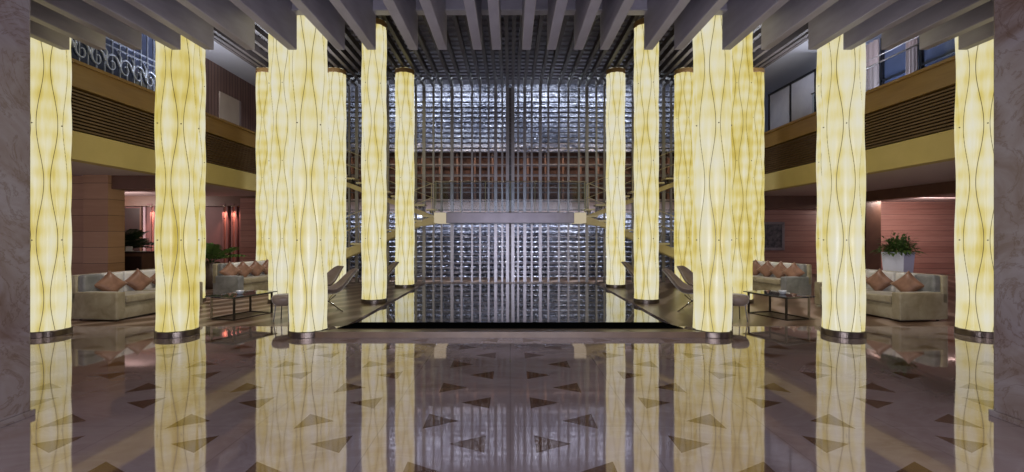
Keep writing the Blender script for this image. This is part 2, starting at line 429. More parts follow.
# right upper windows
gi = 0
for (y0, y1, kind) in ((8.3, 9.1,'w'),(9.1, 9.9,'w'),(10.0,11.5,'w'),(11.5,11.8,'c'),(11.8,12.7,'w'),(12.7,13.2,'c')):
    if kind == 'w':
        gi += 1
        w = struct(MB().box(10.22, 10.28, y0, y1, 4.1, 6.9).build('window_%d' % gi, M['winglass']))
        fr = MB(); fr.box(10.16,10.22,y0,y0+.06,4.1,6.9).box(10.16,10.22,y1-.06,y1,4.1,6.9).box(10.16,10.22,y0,y1,4.1,4.16).box(10.16,10.22,y0,y1,5.7,5.75).box(10.16,10.22,y0,y1,6.84,6.9)
        fr.build('window_frame', M['mullion'], w)
    else:
        c = MB()
        n = 14; pts = [(10.1+.035*math.sin(i*1.3), y0+(y1-y0)*i/n) for i in range(n+1)]
        c.prism(pts+[(p[0]+.02, p[1]) for p in pts[::-1]], 'z', 3.92, 6.9)
        tag(c.build('curtain', M['curtain']), 'beige drape hanging %s on the right upper walkway' % ('between the dark windows' if y0 < 12 else 'past the last dark window'), 'curtain', 'drapes upstairs')
# glass booth on right balcony
gb = thing('glass_booth', (9.2, 14.6, 3.9), 0, 'frosted glass enclosure with dark corner post behind the right balcony', 'glass enclosure')
MB().box(-.35,-.32,-1.2,1.2,0,2.35).build('pane', simple('frosted_pane', (.50,.50,.56), (.38,.38,.46), 1.5, .25), gb)
MB().box(-.35,.6,1.2,1.23,0,2.35).build('pane', M['glass'], gb)
for y in (-1.2, 0, 1.2): MB().box(-.38,-.30,y-.03,y+.03,0,2.4).build('post', M['mullion'], gb)
MB().box(-.38,.6,-1.24,1.24,2.35,2.42).build('top_frame', M['mullion'], gb)
# railing glass on the balconies
for sx, nm, y0, y1 in ((1,'right',5,13.3),):
    rl = thing('balcony_railing', (sx*8.66, 0, 4.92), 0, 'glass balustrade with steel handrail on the %s balcony' % nm, 'railing')
    k = 0; y = y0
    while y < y1-.1:
        MB().box(-.006,.006,y+.02,min(y+1.55,y1)-.02,.0,.62).build('glass_panel', M['glass'], rl); y += 1.55
    MB().tube([(0,y0,.64),(0,y1,.64)], .02).build('handrail', M['dark_metal'], rl)
    if sx > 0: MB().tube([(.3,y0,.95),(.3,y1,.95)], .010).build('upper_rail', M['bar'], rl)

# ------------------------------------------------------------------ lower wings
# left wing
sbox('wall_left_back', M['maroon'], -18, -6.6, 18, 18.2, 0, 3.0, 'maroon rear wall of the left lounge', 'wall')
sbox('trim_3', M['dark_beam'], -18, -8.0, 17.7, 18, 2.62, 3.0)
pr = sbox('pier', M['pier'], X(83,11.5), X(108,11.5), 11.5, 12.0, 0, 3.0)
pr.name = 'wall_left_pier'; struct(pr, 'walnut-clad pier behind the near left sofa', 'pier')
struct(MB().box(-14, X(83,11.5), 11.65, 11.9, 0, 3.0).build('wall_left_return', M['pier']))
sbox('trim_4', M['dark_beam'], X(108,11.5), -8.45, 11.6, 12.0, 2.66, 3.0)
sbox('wall_left_panel', M['redwood'], X(241,17.6), X(262,17.6), 17.55, 17.98, 0, 2.9)
# niches with their own downlights
def spot(loc, target, energy, color, size=60, blend=.6, r=.04, name='spot'):
    l = bpy.data.lights.new(name, 'SPOT'); l.energy = energy; l.color = color; l.spot_size = math.radians(size); l.spot_blend = blend
    l.shadow_soft_size = r
    o = bpy.data.objects.new(name, l); COL.objects.link(o); o.location = loc
    d = Vector(target)-Vector(loc); o.rotation_euler = d.to_track_quat('-Z','Y').to_euler(); return o
def area(loc, target, energy, color, sx, sy, name='area', spread=180):
    l = bpy.data.lights.new(name, 'AREA'); l.shape = 'RECTANGLE'; l.size = sx; l.size_y = sy; l.energy = energy; l.color = color
    l.spread = math.radians(spread)
    o = bpy.data.objects.new(name, l); COL.objects.link(o); o.location = loc
    d = Vector(target)-Vector(loc); o.rotation_euler = d.to_track_quat('-Z','Y').to_euler(); return o
nl = [(147.5,3.6),(221,4),(230,4),(238.5,4)]
nlab = ['rose-lit wall niche behind the palm, beside the dark doorway','leftmost of the three rose-lit niches behind the left sofas','middle of the three rose-lit niches behind the left sofas','rightmost of the three rose-lit niches behind the left sofas']
for (px, wpx), lb in zip(nl, nlab):
    x = X(px, 17.6); w = wpx*17.6/F
    nc = thing('wall_niche', (x, 17.98, 0.35), 0, lb, 'niche', 'rose-lit wall niches')
    MB().box(-w/2,w/2,-.10,-.07,0,2.3).build('back_panel', M['rosewall'], nc)
    for s in (-1,1): MB().box(s*w/2-.03,s*w/2+.03,-.14,-.02,0,2.3).build('side_fin', M['maroon'], nc)
    MB().box(-w/2-.03,w/2+.03,-.30,-.02,2.3,2.36).build('head', M['maroon'], nc)
    MB().lathe([(.03,0),(.035,.02)],12,(0,-.22,2.27)).build('downlight', M['lamp'], nc)
    spot((x,17.73,2.58),(x,17.90,1.2), 60, (1,.55,.42), 70, .8, .03)
# dark doorway
dr = struct(MB().box(X(121,17.8), X(138,17.8), 17.90, 17.99, 0, 2.55).build('door_1', M['darkdoor']))
MB().box(X(121,17.8)-.06, X(121,17.8), 17.88, 17.99, 0, 2.6).build('door_frame', M['dark_beam'], dr)
MB().box(X(138,17.8), X(138,17.8)+.06, 17.88, 17.99, 0, 2.6).build('door_frame', M['dark_beam'], dr)
MB().lathe([(.02,0),(.02,.14)],10,(X(136,17.8),17.88,1.05)).build('door_handle', M['chrome'], dr)
wl = struct(MB().box(X(105,17.8), X(121,17.8)-.08, 17.94, 17.99, 0, 2.6).build('wall_left_inset', M['mauvewall']))
wl = struct(MB().box(X(138,17.8)+.08, X(145,17.8)-.1, 17.94, 17.99, 0, 2.6).build('wall_left_inset', M['mauvewall']))

# right wing
sbox('wall_right_back', M['redwood'], 8.2, 18, 18, 18.2, 0, 3.0, 'rosewood plank rear wall of the right lounge', 'wall')
sbox('ceiling', M['soffit'], 12.6, 18, 9, 18, 2.80, 2.99, 'lower soffit strip beyond the beam in the right lounge', 'ceiling')
sbox('trim_5', M['dark_beam'], 12.2, 12.6, -4, 18, 2.66, 3.0)
sbox('trim_6', M['dark_beam'], 8.6, 12.2, 17.6, 18, 2.5, 3.0)
struct(MB().box(X(866,16), X(881,16), 16.0, 16.5, 0, 3.0).build('wall_right_pier', M['dark_beam']), 'dark wooden pier beside the tall planter', 'pier')
sbox('wall_corner_left', M['redwood'], -8.4, -6.6, 18.0, 18.2, 3.0, 7.2)
sbox('wall_corner_right', M['redwood'], 6.6, 8.4, 18.0, 18.2, 0, 7.2)
for sx in (-1,1):
    a,b = sorted((sx*6.4, sx*6.62)); sbox('wall_side_%s' % ('left' if sx<0 else 'right'), M['bluewall'], a, b, 16.5, 18.2, 0, 7.2)

# painting
pt = thing('framed_picture', (X(773,17.9), 17.97, 1.47), 0, 'dark framed picture on the rosewood wall behind the far right sofa', 'picture')
pw, ph = .42, .50
f = MB()
for s in (-1,1):
    f.box(s*pw-.05, s*pw+.05, -.05, .02, -ph-.05, ph+.05, .008); f.box(-pw, pw, -.05, .02, s*ph-.05, s*ph+.05, .008)
f.build('frame', M['frame'], pt)
MB().box(-pw+.04, pw-.04, -.02, .01, -ph+.04, ph-.04).build('print', M['picture'], pt)

# ------------------------------------------------------------------ ceiling louvres
lc = thing('louvre_ceiling', (0, 0, CEIL), 0, 'dark slatted louvre ceiling between the column rows', 'ceiling grille')
half = [2.7, 7.9, 14.5, 21.5, 30, 38, 48.5, 58, 68.5, 76.5, 86, 94]
half = [h*14.9/F for h in half]
while half[-1] < 6.3: half.append(half[-1]+random.choice((.24,.30,.27,.34)))
xs = sorted([-h for h in half]+half)
blx = list(xs)
while max(blx) < 6.95: blx = [min(blx)-.3]+blx+[max(blx)+.3]
b0 = MB().box(-.045,.045,6.55,14.86,0,.16).build('louvre_blade', M['louver'], lc); b0.location=(blx[0],0,0)
for x in blx[1:]: inst(b0, 'louvre_blade', lc, (x,0,0))
s0 = MB().box(-7.05,7.05,-.03,.03,0,.045).build('cross_slat', M['slat'], lc); s0.location=(0,6.75,.175)
for k in range(1,29): inst(s0, 'cross_slat', lc, (0,6.75+.285*k,.175))
sbox('ceiling', M['slat'], -7.1, 7.1, 6.2, 16.5, CEIL+.62, CEIL+.75, 'dim ceiling above the louvres', 'ceiling')
sbox('ceiling', M['ceil_dark'], -12, 12, -4, 6.2, CEIL+.1, CEIL+.3, 'dark ceiling above the big fins', 'ceiling')

# ------------------------------------------------------------------ big fins
tips = [70,106,142,181,214,255,297,345,376,418,447,482,501,522,547,574,600,644,674,722,761,808,843,881,919,958]
DF = 6.35; FZ = H + (HY-50)/F*DF; TH = .12
fm = MB().box(-TH/2,TH/2,-1.0,0,0,.62)
fm = MB().box(-TH/2,TH/2,-7.2,0,0,.72,.006,seg=1).build('ceiling_fin', M['fin'])
for i, px in enumerate(tips):
    o = fm if i == 0 else fm.copy()
    if i: COL.objects.link(o)
    sgn = -1 if px < CX else 1
    o.location = (X(px, DF)+sgn*TH/2, DF, FZ)
    if px < CX:
        lb = 'grey metal ceiling fin, %s from the left edge of the photo' % ORD[i]
    else:
        lb = 'grey metal ceiling fin, %s from the right edge of the photo' % ORD[len(tips)-1-i]
    tag(o, lb, 'ceiling fin', 'big grey fins hanging from the ceiling')
cb = MB().box(-8.4,8.4,-.12,0,0,.5,.004,seg=1).build('cross_beam', M['fin'])
cb.location = (0, DF-.02, H+(HY-9.5)/F*(DF-.14)); tag(cb, 'horizontal grey metal beam crossing all the ceiling fins', 'beam')
led = MB().box(-8.4,8.4,-.14,.0,-.02,-.001).build('painted_lit_edge', M['fin_edge'], cb)  # paler strip paints the lit line along the beam's lower edge

# ------------------------------------------------------------------ marble pillars
for sx, nm in ((-1,'left'),(1,'right')):
    xin = X(31,3.85) if sx < 0 else X(993,3.85)
    a, b = sorted((xin, xin+sx*1.6))
    p = thing('marble_pillar', ((a+b)/2, 3.45, 0), 0, 'mauve veined marble pillar at the %s edge of the photo' % nm, 'pillar', 'marble pillars framing the view')
    w = (b-a)/2
    MB().box(-w, w, -.4, .4, .0, 4.0, .012).build('shaft', M['marble'], p)
    MB().box(-w-.02, w+.02, -.42, .42, 0, .05, .006).build('plinth', M['marble'], p)
    MB().box(-w-.01, w+.01, -.41, .41, 3.99, FZ-.005, .004).build('cap', M['bronze'], p)

# ------------------------------------------------------------------ glowing columns
R = .268
def column_mesh():
    bm = bmesh.new(); NA, NZ = 180, 150; z0, z1 = .07, CEIL-.0
    rings = []
    step = 2*PI/SEAMS
    for j in range(NZ+1):
        z = z0+(z1-z0)*j/NZ; cz = math.cos(z*2*PI/PER+PH); ring = []
        sm = sorted([(k*step+(1 if k%2==0 else -1)*AMP*cz) for k in range(-1, SEAMS+2)])
        for i in range(NA):
            a = 2*PI*i/NA
            for q in range(len(sm)-1):
                if sm[q] <= a < sm[q+1]: break
            gap = sm[q+1]-sm[q]; t = (a-sm[q])/gap
            r = R-.030+.042*max(0, math.sin(PI*t))**.85*(.35+.65*gap/(step+2*AMP))
            ring.append(bm.verts.new((r*math.cos(a), r*math.sin(a), z)))
        rings.append(ring)
    for j in range(NZ):
        for i in range(NA):
            bm.faces.new((rings[j][i], rings[j][(i+1)%NA], rings[j+1][(i+1)%NA], rings[j+1][i]))
    bm.faces.new(rings[-1]); bm.faces.new(rings[0][::-1])
    b = MB(); b.bm = bm; return b
proto = thing('glowing_column', (0,0,0), 0, 'x', 'column', 'backlit onyx columns')
column_mesh().build('onyx_shaft', M['onyx'], proto, True)
MB().lathe([(R+.012,0),(R+.016,.005),(R+.016,.08),(R+.006,.09)], 64).build('base_ring', M['bronze'], proto)
MB().lathe([(R+.002,CEIL-.13),(R+.010,CEIL-.12),(R+.010,CEIL-.01),(R-.01,CEIL-.002)], 64).build('dim_top_band', M['dim_top'], proto)  # dark band stands in for the glow dimming at the column top
step = 2*PI/SEAMS; st0 = None; kk = 0
for k in range(SEAMS//2):
    for z in (PER*(1-PH/(2*PI)), PER*(2-PH/(2*PI)), PER*(3-PH/(2*PI))):
        a = (2*k+.5)*step
        # stud in the middle of a waist
        b = MB().lathe([(.009,0),(.009,.012),(.004,.016)], 10)
        b.bm.transform(Matrix.Translation((math.cos(a)*(R-.006), math.sin(a)*(R-.006), z)) @ Matrix.Rotation(a,4,'Z') @ Matrix.Rotation(PI/2,4,'Y'))
        b.build('stud', M['bronze'], proto)
CXS = [3.05, 5.03, 7.05]; CYS = [7.0, 10.38, 13.4]
rown = ['front', 'middle', 'rear']; posn = ['innermost','second','outermost']
first = True
for r, y in enumerate(CYS):
    for c, x in enumerate(CXS):
        for s, nm in ((-1,'left'),(1,'right')):
            x = {(0,2,-1):7.0,(0,2,1):7.1,(1,2,-1):7.15,(1,2,1):7.19,(1,1,-1):5.12,(1,1,1):5.14}.get((r,c,s), CXS[c])
            o = proto if first else copy_tree(proto); first = False
            o.location = (s*x, y, 0)
            o.rotation_euler = (0,0, random.uniform(0, 2*PI))
            pos = {0:'nearest the pool', 1:'between its inner and outer neighbours', 2:'farthest from the pool'}[c]
            o['label'] = 'tall glowing onyx column in the %s row on the %s side, %s' % (rown[r], nm, pos)

# ------------------------------------------------------------------ lattice screen
SY = 14.88
scn = thing('lattice_screen', (0, SY, 0), 0, 'tall lattice screen of vertical steel bars and thin cross rods behind the pool', 'screen')
v0 = MB().box(-.030,.030,-.04,.04,0,CEIL-.01).build('vertical_bar', M['bar'], scn)
v1 = MB().box(-.050,.050,-.04,.04,0,CEIL-.01).build('vertical_bar', M['bar'], scn)
v0.location = (xs[0],0,0); v1.location = (xs[-1],0,0)
for i, x in enumerate(xs[1:-1]): inst(v1 if random.random() < .45 else v0, 'vertical_bar', scn, (x,0,0))
MB().box(-.05,.05,.05,.12,0,CEIL-.01).build('centre_post', M['louver'], scn)
h0 = MB().box(-6.2,6.2,-.016,.016,-.018,.018).build('cross_rod', M['hbar'], scn); h0.location=(0,.06,.32)
zz_ = .32
while zz_ < 6.0:
    zz_ += .165 if zz_ > 4.2 else .285
    inst(h0, 'cross_rod', scn, (0,.06,zz_))
# rippled glass slats behind
gsl = thing('glass_louvre_bank', (0, 15.6, 0), 0, 'bank of rippled glass slats with painted glints behind the lattice screen', 'glass louvres')
q = MB(); nX = 90
ring = []
for j in (0,1,2,3):
    row = []
    for i in range(nX+1):
        xx = -6.3+12.6*i/nX
        wob = .006*math.sin(i*1.1)+.006*math.sin(i*.47+j)
        dy, dz = [(-.06,-.035),(-.045,-.045),(.06,.035),(.045,.045)][j]
        row.append(q.bm.verts.new((xx, dy+wob, dz+wob*.6)))
    ring.append(row)
for j in range(4):
    for i in range(nX):
        q.bm.faces.new((ring[j][i], ring[j][i+1], ring[(j+1)%4][i+1], ring[(j+1)%4][i]))
q.bm.faces.new([r_[0] for r_ in ring]); q.bm.faces.new([r_[-1] for r_ in ring][::-1])
g0 = q.build('glass_slat', M['crystal'], gsl); g0.location=(0,0,.15)
z = .15; k = 0
zs = []
while z < 6.05:
    zs.append(z); z += .165
for z in zs[1:]:
    if 2.25 < z < 4.35: continue
    inst(g0, 'glass_slat', gsl, (random.uniform(-.1,.1),0,z))
# upper gallery seen through the bars: dark timber openings over a pale ledge
ga = thing('rear_gallery', (0, 16.1, 2.3), 0, 'dark timber gallery opening with pale ledge seen through the middle of the lattice screen', 'gallery')
MB().box(-6.2,6.2,-.1,.0,0,.45).build('pale_ledge', M['curtain'], ga)
MB().box(-6.2,6.2,.1,.2,.4,2.1).build('timber_back', simple('russet_timber', (.11,.06,.045), (.04,.025,.022), 1.6, .85, 0, .1, stretch=(2,1,.5)), ga)
gd = MB().box(-.03,.03,-.08,.1,.45,2.1).build('post', M['dark_beam'], ga); gd.location=(-6.1,0,0)
for k in range(1, 21): inst(gd, 'post', ga, (-6.1+.61*k,0,0))
for z in (.85,1.25,1.65,2.08): MB().box(-6.2,6.2,-.1,-.06,z-.02,z+.02).build('rail', M['bar'], ga)

# unseen area lights added to brighten what stands behind the screen
for x_ in (-6.33, 6.33): MB().box(x_-.03,x_+.03,-.08,.08,0,6.2).build('end_post', M['hbar'], gsl)
area((0,15.25,6.75),(0,16.1,3.5), 270, (.80,.88,1.0), 11, .25)
area((0,15.2,2.2),(0,16.2,.4), 150, (.80,.86,1.0), 11, .2)
area((0,15.3,4.5),(0,16.1,2.7), 90, (1,.80,.66), 11, .15)

# ------------------------------------------------------------------ bridge + stairs
BY0, BY1 = 13.86, 14.80
BX = 2.28
zt = H+(HY-212.5)/F*BY0; zb = H+(HY-223)/F*BY0
br = thing('footbridge', (0, 14.33, zb), 0, 'slim grey footbridge crossing in front of the lattice screen', 'bridge')
MB().box(-BX+.36, BX-.36, -.47,.45, 0, zt-zb, .01).build('deck', M['bridge'], br)
for s in (-1,1):
    a,b = sorted((s*(BX-.36), s*(BX)))
    MB().box(a,b,-.48,.45,0.0,zt-zb,.01).build('lit_end_panel', M['end_glow'], br)  # bridge end glows softly by its own emission
for s in (-1,1):
    pass
MB().box(-BX, BX, -.46,-.45, zt-zb+.05, zt-zb+.9).build('glass_balustrade', M['glass'], br)
for z in (.93,): MB().tube([(-BX,-.455,zt-zb+z),(BX,-.455,zt-zb+z)], .016).build('handrail', M['rail'], br)
for k in range(7): 
    x = -BX+.05+k*(2*BX-.1)/6; MB().tube([(x,-.44,zt-zb-.01),(x,-.44,zt-zb+.93)], .010, 6).build('baluster', M['rail'], br)

def flight(s, up):
    nm = 'left' if s < 0 else 'right'
    n = 13; run = .36; rise = .138
    y0, y1 = (14.36, 14.78) if up else (13.88, 14.32)
    st = thing('stair_flight', (s*BX, (y0+y1)/2, 0 if not up else zt), 0,
        'open-tread stair flight %s from the %s end of the bridge' % ('climbing away' if up else 'descending', nm), 'stairs', 'flights of the twin staircase')
    hw = (y1-y0)/2; zz = 0 if up else zt
    sg = 1 if up else -1
    if not up: n = 14
    L = n*run
    slope = rise/run*sg
    for yy in (-hw, hw-.04):
        p = [(s*.02, zz-.10 if up else zz-.12), (s*L, zz-.10+slope*L), (s*L, zz-.24+slope*L), (s*.02, zz-.24 if up else zz-.34)]
        if not up:
            zf = .01; 
            p = [(s*.02, zz-.10), (s*L, max(zf+.2, zz-.10+slope*L)), (s*L, zf), (s*(L-.55), zf), (s*.5, zz-.42), (s*.02, zz-.34)]
        MB().prism(p, 'y', yy, yy+.04).build('stringer', M['stringer'], st)
    for k in range(n):
        xx = s*(k+.5)*run; z_ = zz+sg*rise*(k+(1 if up else 0)) - (0 if up else .02)-.03
        if not up: z_ = zz-rise*(k+1)+.02
        a,b = xx-.16, xx+.16
        MB().box(a,b,-hw-.03,hw+.01,z_-.02,z_+.03,.004).build('tread', M['step'], st)
        MB().box(xx-.05,xx+.05,-hw+.06,hw-.06,z_-.10,z_-.02).build('tread_bracket', M['dark_metal'], st)
    for hh in (.45, .88):
        MB().tube([(s*.05,-hw,zz+hh),(s*L,-hw,zz+hh+slope*L)], .014, 6).build('handrail', M['rail'], st)
    for k in range(0, n, 2):
        xx = s*(k*run+.08); z_ = zz+slope*abs(xx)
        MB().tube([(xx,-hw,z_-.12),(xx,-hw,z_+.88)], .009, 6).build('baluster', M['rail'], st)
for s in (-1,1):
    for up in (True, False): flight(s, up)

# ------------------------------------------------------------------ sofas
def sofa(nm, corner, rz, length, depth, s, arm_mat, label):
    # local frame: origin = near front corner, +x towards the room centre (for s=-1), +y along the length away from the camera
    t = thing('sofa', (corner[0], corner[1], 0), rz, label, 'sofa', 'velvet sofas in the side lounges')
    d = depth
    def bx(u0, u1):   # u measured from front edge to the back
        a, b = sorted((s*u0, s*u1)); return a, b
    a,b = bx(.03, d-.02); MB().box(a,b,.02,length-.02,.03,.30,.02).build('base', M['sofa'], t, True)
    a,b = bx(0, d); MB().box(a,b,0,.17,.03,.51,.03,seg=3).build('arm', arm_mat, t, True)
    MB().box(a,b,length-.17,length,.03,.51,.03,seg=3).build('arm', M['sofa'], t, True)
    n = 2 if length < 2 else 3; w = (length-.34)/n
    for k in range(n):
        a,b = bx(-.01, d-.24); MB().box(a,b,.17+w*k+.004,.17+w*(k+1)-.004,.30,.43,.035,seg=3).build('seat_cushion', M['sofa'], t, True)
    a,b = bx(d-.12, d); MB().box(a,b,.0,length,.30,.80,.025).build('backrest', M['sofa'], t, True)
    # channelled back: upright padded panels, slightly reclined
    m = max(5, int(length/.34)); w = (length-.04)/m
    for k in range(m):
        a,b = bx(d-.25, d-.10)
        o = MB().box(a,b,.02+w*k+.010,.02+w*(k+1)-.010,.40,.80,.045,seg=3).build('back_panel', M['sofa_grey'] if k == 0 else M['sofa_back'], t, True)
    a,b = bx(.05, d-.06)
    for yy in (.1, length-.1):
        for u in (.1, d-.1):
            MB().lathe([(.02,0),(.025,.04)],8,(s*u,yy,0)).build('foot', M['dark_metal'], t)
    return t
def pillow_mesh():
    bm = bmesh.new(); n = 12; top = {}; bot = {}
    for i in range(n+1):
        for j in range(n+1):
            u = i/n*2-1; v = j/n*2-1
            # concave sides: corners stick out
            sx_ = u*(1-.10*(1-v*v)); sy_ = v*(1-.10*(1-u*u))
            h = .075*max(0,(1-u**4))**.6*max(0,(1-v**4))**.6
            top[i,j] = bm.verts.new((sx_*.20, -h-.004, sy_*.20)); bot[i,j] = bm.verts.new((sx_*.20, h+.004, sy_*.20))
    for i in range(n):
        for j in range(n):
            bm.faces.new((top[i,j],top[i+1,j],top[i+1,j+1],top[i,j+1])); bm.faces.new((bot[i,j],bot[i,j+1],bot[i+1,j+1],bot[i+1,j]))
    for i in range(n):
        bm.faces.new((top[i,0],bot[i,0],bot[i+1,0],top[i+1,0])); bm.faces.new((top[i,n],top[i+1,n],bot[i+1,n],bot[i,n]))
        bm.faces.new((top[0,i],top[0,i+1],bot[0,i+1],bot[0,i])); bm.faces.new((top[n,i],bot[n,i],bot[n,i+1],top[n,i+1]))
    b = MB(); b.bm = bm; return b
pil0 = None
def pillows(so, s, d, ys, descr):
    global pil0
    rz = so.rotation_euler[2]
    for k, yy in enumerate(ys):
        if pil0 is None:
            o = pil0 = pillow_mesh().build('throw_pillow', M['pillow'], None, True)
        else:
            o = pil0.copy(); COL.objects.link(o)
        ca, sa = math.cos(rz), math.sin(rz)
        lx = s*(d-.34); x = so.location[0]+lx*ca-yy*sa; y = so.location[1]+lx*sa+yy*ca
        # face: local -Y normal -> towards room centre (-s * x)
        E = Matrix.Rotation(rz + (PI/2 if s < 0 else -PI/2) + (.45 if s < 0 else -.45)*-1, 4, 'Z') @ Matrix.Rotation(-.22, 4, 'X') @ Matrix.Rotation(PI/4, 4, 'Y')
        o.matrix_world = Matrix.Translation((x, y, .60)) @ E @ Matrix.Scale(.93, 4)
        tag(o, descr[k], 'pillow', 'copper throw pillows on the sofas')
SA = [('near left', -1, (-6.80,8.0), -math.radians(7), 1.92, .92, M['sofa'], 'olive velvet sofa nearest the left pillar, long back along the wall'),
      ('far left', -1, (-6.57,11.2), -math.radians(14), 1.85, .78, M['sofa_grey'], 'far left velvet sofa with grey end arm, behind the coffee table'),
      ('near right', 1, (6.70,7.95), math.radians(7), 1.92, .94, M['sofa'], 'olive velvet sofa nearest the right pillar, in front of the planter'),
      ('far right', 1, (6.52,10.95), math.radians(14), 1.85, .76, M['sofa_grey'], 'far right velvet sofa with grey end arm, below the framed picture')]
SOF = [sofa(a[0], a[2], a[3], a[4], a[5], a[1], a[6], a[7]) for a in SA]
o3 = ['nearest the end arm','in the middle of the row','farthest from the camera']
pillows(SOF[0], -1, .92, [.42,.98,1.50], ['copper pillow on the near left sofa, '+t for t in o3])
pillows(SOF[2], 1, .94, [.42,1.00,1.50], ['copper pillow on the near right sofa, '+t for t in o3])
o4 = ['closest to its end arm','second from its end arm','third from its end arm','at the far end']
pillows(SOF[1], -1, .78, [.20,.60,1.02,1.44], ['copper pillow on the far left sofa, '+t for t in o4])
pillows(SOF[3], 1, .76, [.20,.60,1.02,1.44], ['copper pillow on the far right sofa, '+t for t in o4])

# ------------------------------------------------------------------ coffee tables
def coffee(loc, rz, label, s):
    t = thing('coffee_table', loc, rz, label, 'table', 'glass coffee tables')
    a, b, h = .26, .42, .40
    MB().box(-a-.06,a+.06,-b-.08,b+.08,h,h+.018,.004).build('glass_top', M['glass_top'], t)
    for x in (-a,a):
        for y in (-b,b):
            MB().box(x-.014,x+.014,y-.014,y+.014,0,h).build('leg', M['dark_metal'] if x*s<0 or y>0 else M['rail'], t)
    for x in (-a,a):
        MB().box(x-.01,x+.01,-b+.014,b-.014,.0,.018).build('bottom_rail', M['dark_metal'], t)
        MB().box(x-.01,x+.01,-b+.014,b-.014,h-.02,h).build('top_rail', M['dark_metal'], t)
    for y in (-b,b):
        MB().box(-a+.014,a-.014,y-.01,y+.01,.0,.018).build('bottom_rail', M['dark_metal'], t)
        MB().box(-a+.014,a-.014,y-.01,y+.01,h-.02,h).build('top_rail', M['dark_metal'], t)
    return t
for s, nm in ((-1,'left'),(1,'right')):
    lx = s*4.98; ly = 8.62
    coffee((lx,ly,0), s*.30, 'low dark glass coffee table in the %s lounge' % nm, s)
    g = thing('glass_bowl', (lx+.02, ly-.12, .418), 0, 'small clear glass bowl on the %s coffee table' % nm, 'bowl', 'bowls on the coffee tables')
    MB().lathe([(.03,0),(.05,.01),(.07,.05),(.072,.07),(.066,.07),(.06,.045),(.03,.018)], 24).build('bowl', simple('pale_glass_bowl', (.6,.62,.66), (.5,.52,.56), 4, .1, .2), g, True)
    MB().lathe([(.025,.02),(.03,.03),(.028,.06)], 12).build('candle', M['paper'], g)

# ------------------------------------------------------------------ lounge chairs (shell with tapering winged back)
def shell_mesh():
    # profile in local x-z (x forward); width along y
    prof = [(.34,.36,.20),(.30,.385,.26),(.18,.37,.29),(.02,.34,.30),(-.12,.335,.30),(-.22,.37,.31),(-.30,.45,.30),(-.38,.55,.27),(-.46,.65,.225),(-.54,.745,.17),(-.60,.80,.11)]
    bm = bmesh.new(); nu = 10; rows = []
    for (px_, pz, w) in prof:
        row = []
        for k in range(nu+1):
            u = k/nu*2-1
            lift = .11*(abs(u)**2.2) * (1 if px_ > -.3 else .6)
            fwd = .07*(abs(u)**2) if px_ < -.2 else 0
            row.append(bm.verts.new((px_+fwd, u*w, pz+lift*(w/.30))))
        rows.append(row)
    for i in range(len(rows)-1):
        for k in range(nu): bm.faces.new((rows[i][k], rows[i][k+1], rows[i+1][k+1], rows[i+1][k]))
    b = MB(); b.bm = bm; return b
def lounge_chair(loc, rz, label):
    t = thing('lounge_chair', loc, rz, label, 'chair', 'taupe shell chairs beside the pool')
    sh = shell_mesh().build('seat_shell', M['taupe'], t, True)
    md = sh.modifiers.new('thick','SOLIDIFY'); md.thickness = .035; md.offset = 1
    md = sh.modifiers.new('smooth','SUBSURF'); md.levels = 1; md.render_levels = 2
    for (a, b) in (((.2,.2,.0),(-.12,-.14,.33)),((.2,-.2,0),(-.12,.14,.33)),((-.24,.2,0),(.14,-.14,.35)),((-.24,-.2,0),(.14,.14,.35))):
        MB().tube([a, ((a[0]+b[0])/2*.9,(a[1]+b[1])/2,(a[2]+b[2])/2-.01), b], .010, 8).build('leg', M['chrome'], t)
    MB().tube([(.2,.2,.012),(.2,-.2,.012)], .008, 6).build('floor_bar', M['chrome'], t)
    MB().tube([(-.24,.2,.012),(-.24,-.2,.012)], .008, 6).build('floor_bar', M['chrome'], t)
    return t
c0 = None
for s, nm in ((-1,'left'),(1,'right')):
    for (x, y, rz, wh) in ((3.60, 9.15, -0.55, 'with its back toward the pool, nearest'),
                           (4.12, 9.95, -.9, 'half hidden by the front column'),
                           (3.40, 11.75, -.5, 'farthest back, between glowing columns')):
        r_ = rz if s > 0 else PI-rz
        lb = 'taupe shell lounge chair on the %s, %s' % (nm, wh)
        if c0 is None: c = c0 = lounge_chair((s*x,y,0), r_, lb)
        else:
            c = copy_tree(c0); c.location = (s*x,y,0); c.rotation_euler = (0,0,r_); c['label'] = lb
# tub stools
def tub(loc, rz, label):
    t = thing('tub_stool', loc, rz, label, 'stool', 'round taupe tub stools')
    MB().lathe([(.10,.27),(.16,.28),(.20,.33),(.215,.39),(.20,.44),(.16,.46),(.05,.465)], 32).build('seat', M['taupe'], t, True)
    for k in range(4):
        a = PI/4+k*PI/2
        MB().tube([(.15*math.cos(a),.15*math.sin(a),.30),(.19*math.cos(a),.19*math.sin(a),0)], .009, 8).build('leg', M['dark_metal'], t)
    return t
tub((X(285,8.15),8.15,0),0,'round taupe tub stool half hidden behind the left front glowing column')
tub((X(736,8.15),8.15,0),0,'round taupe tub stool half hidden behind the right front glowing column')

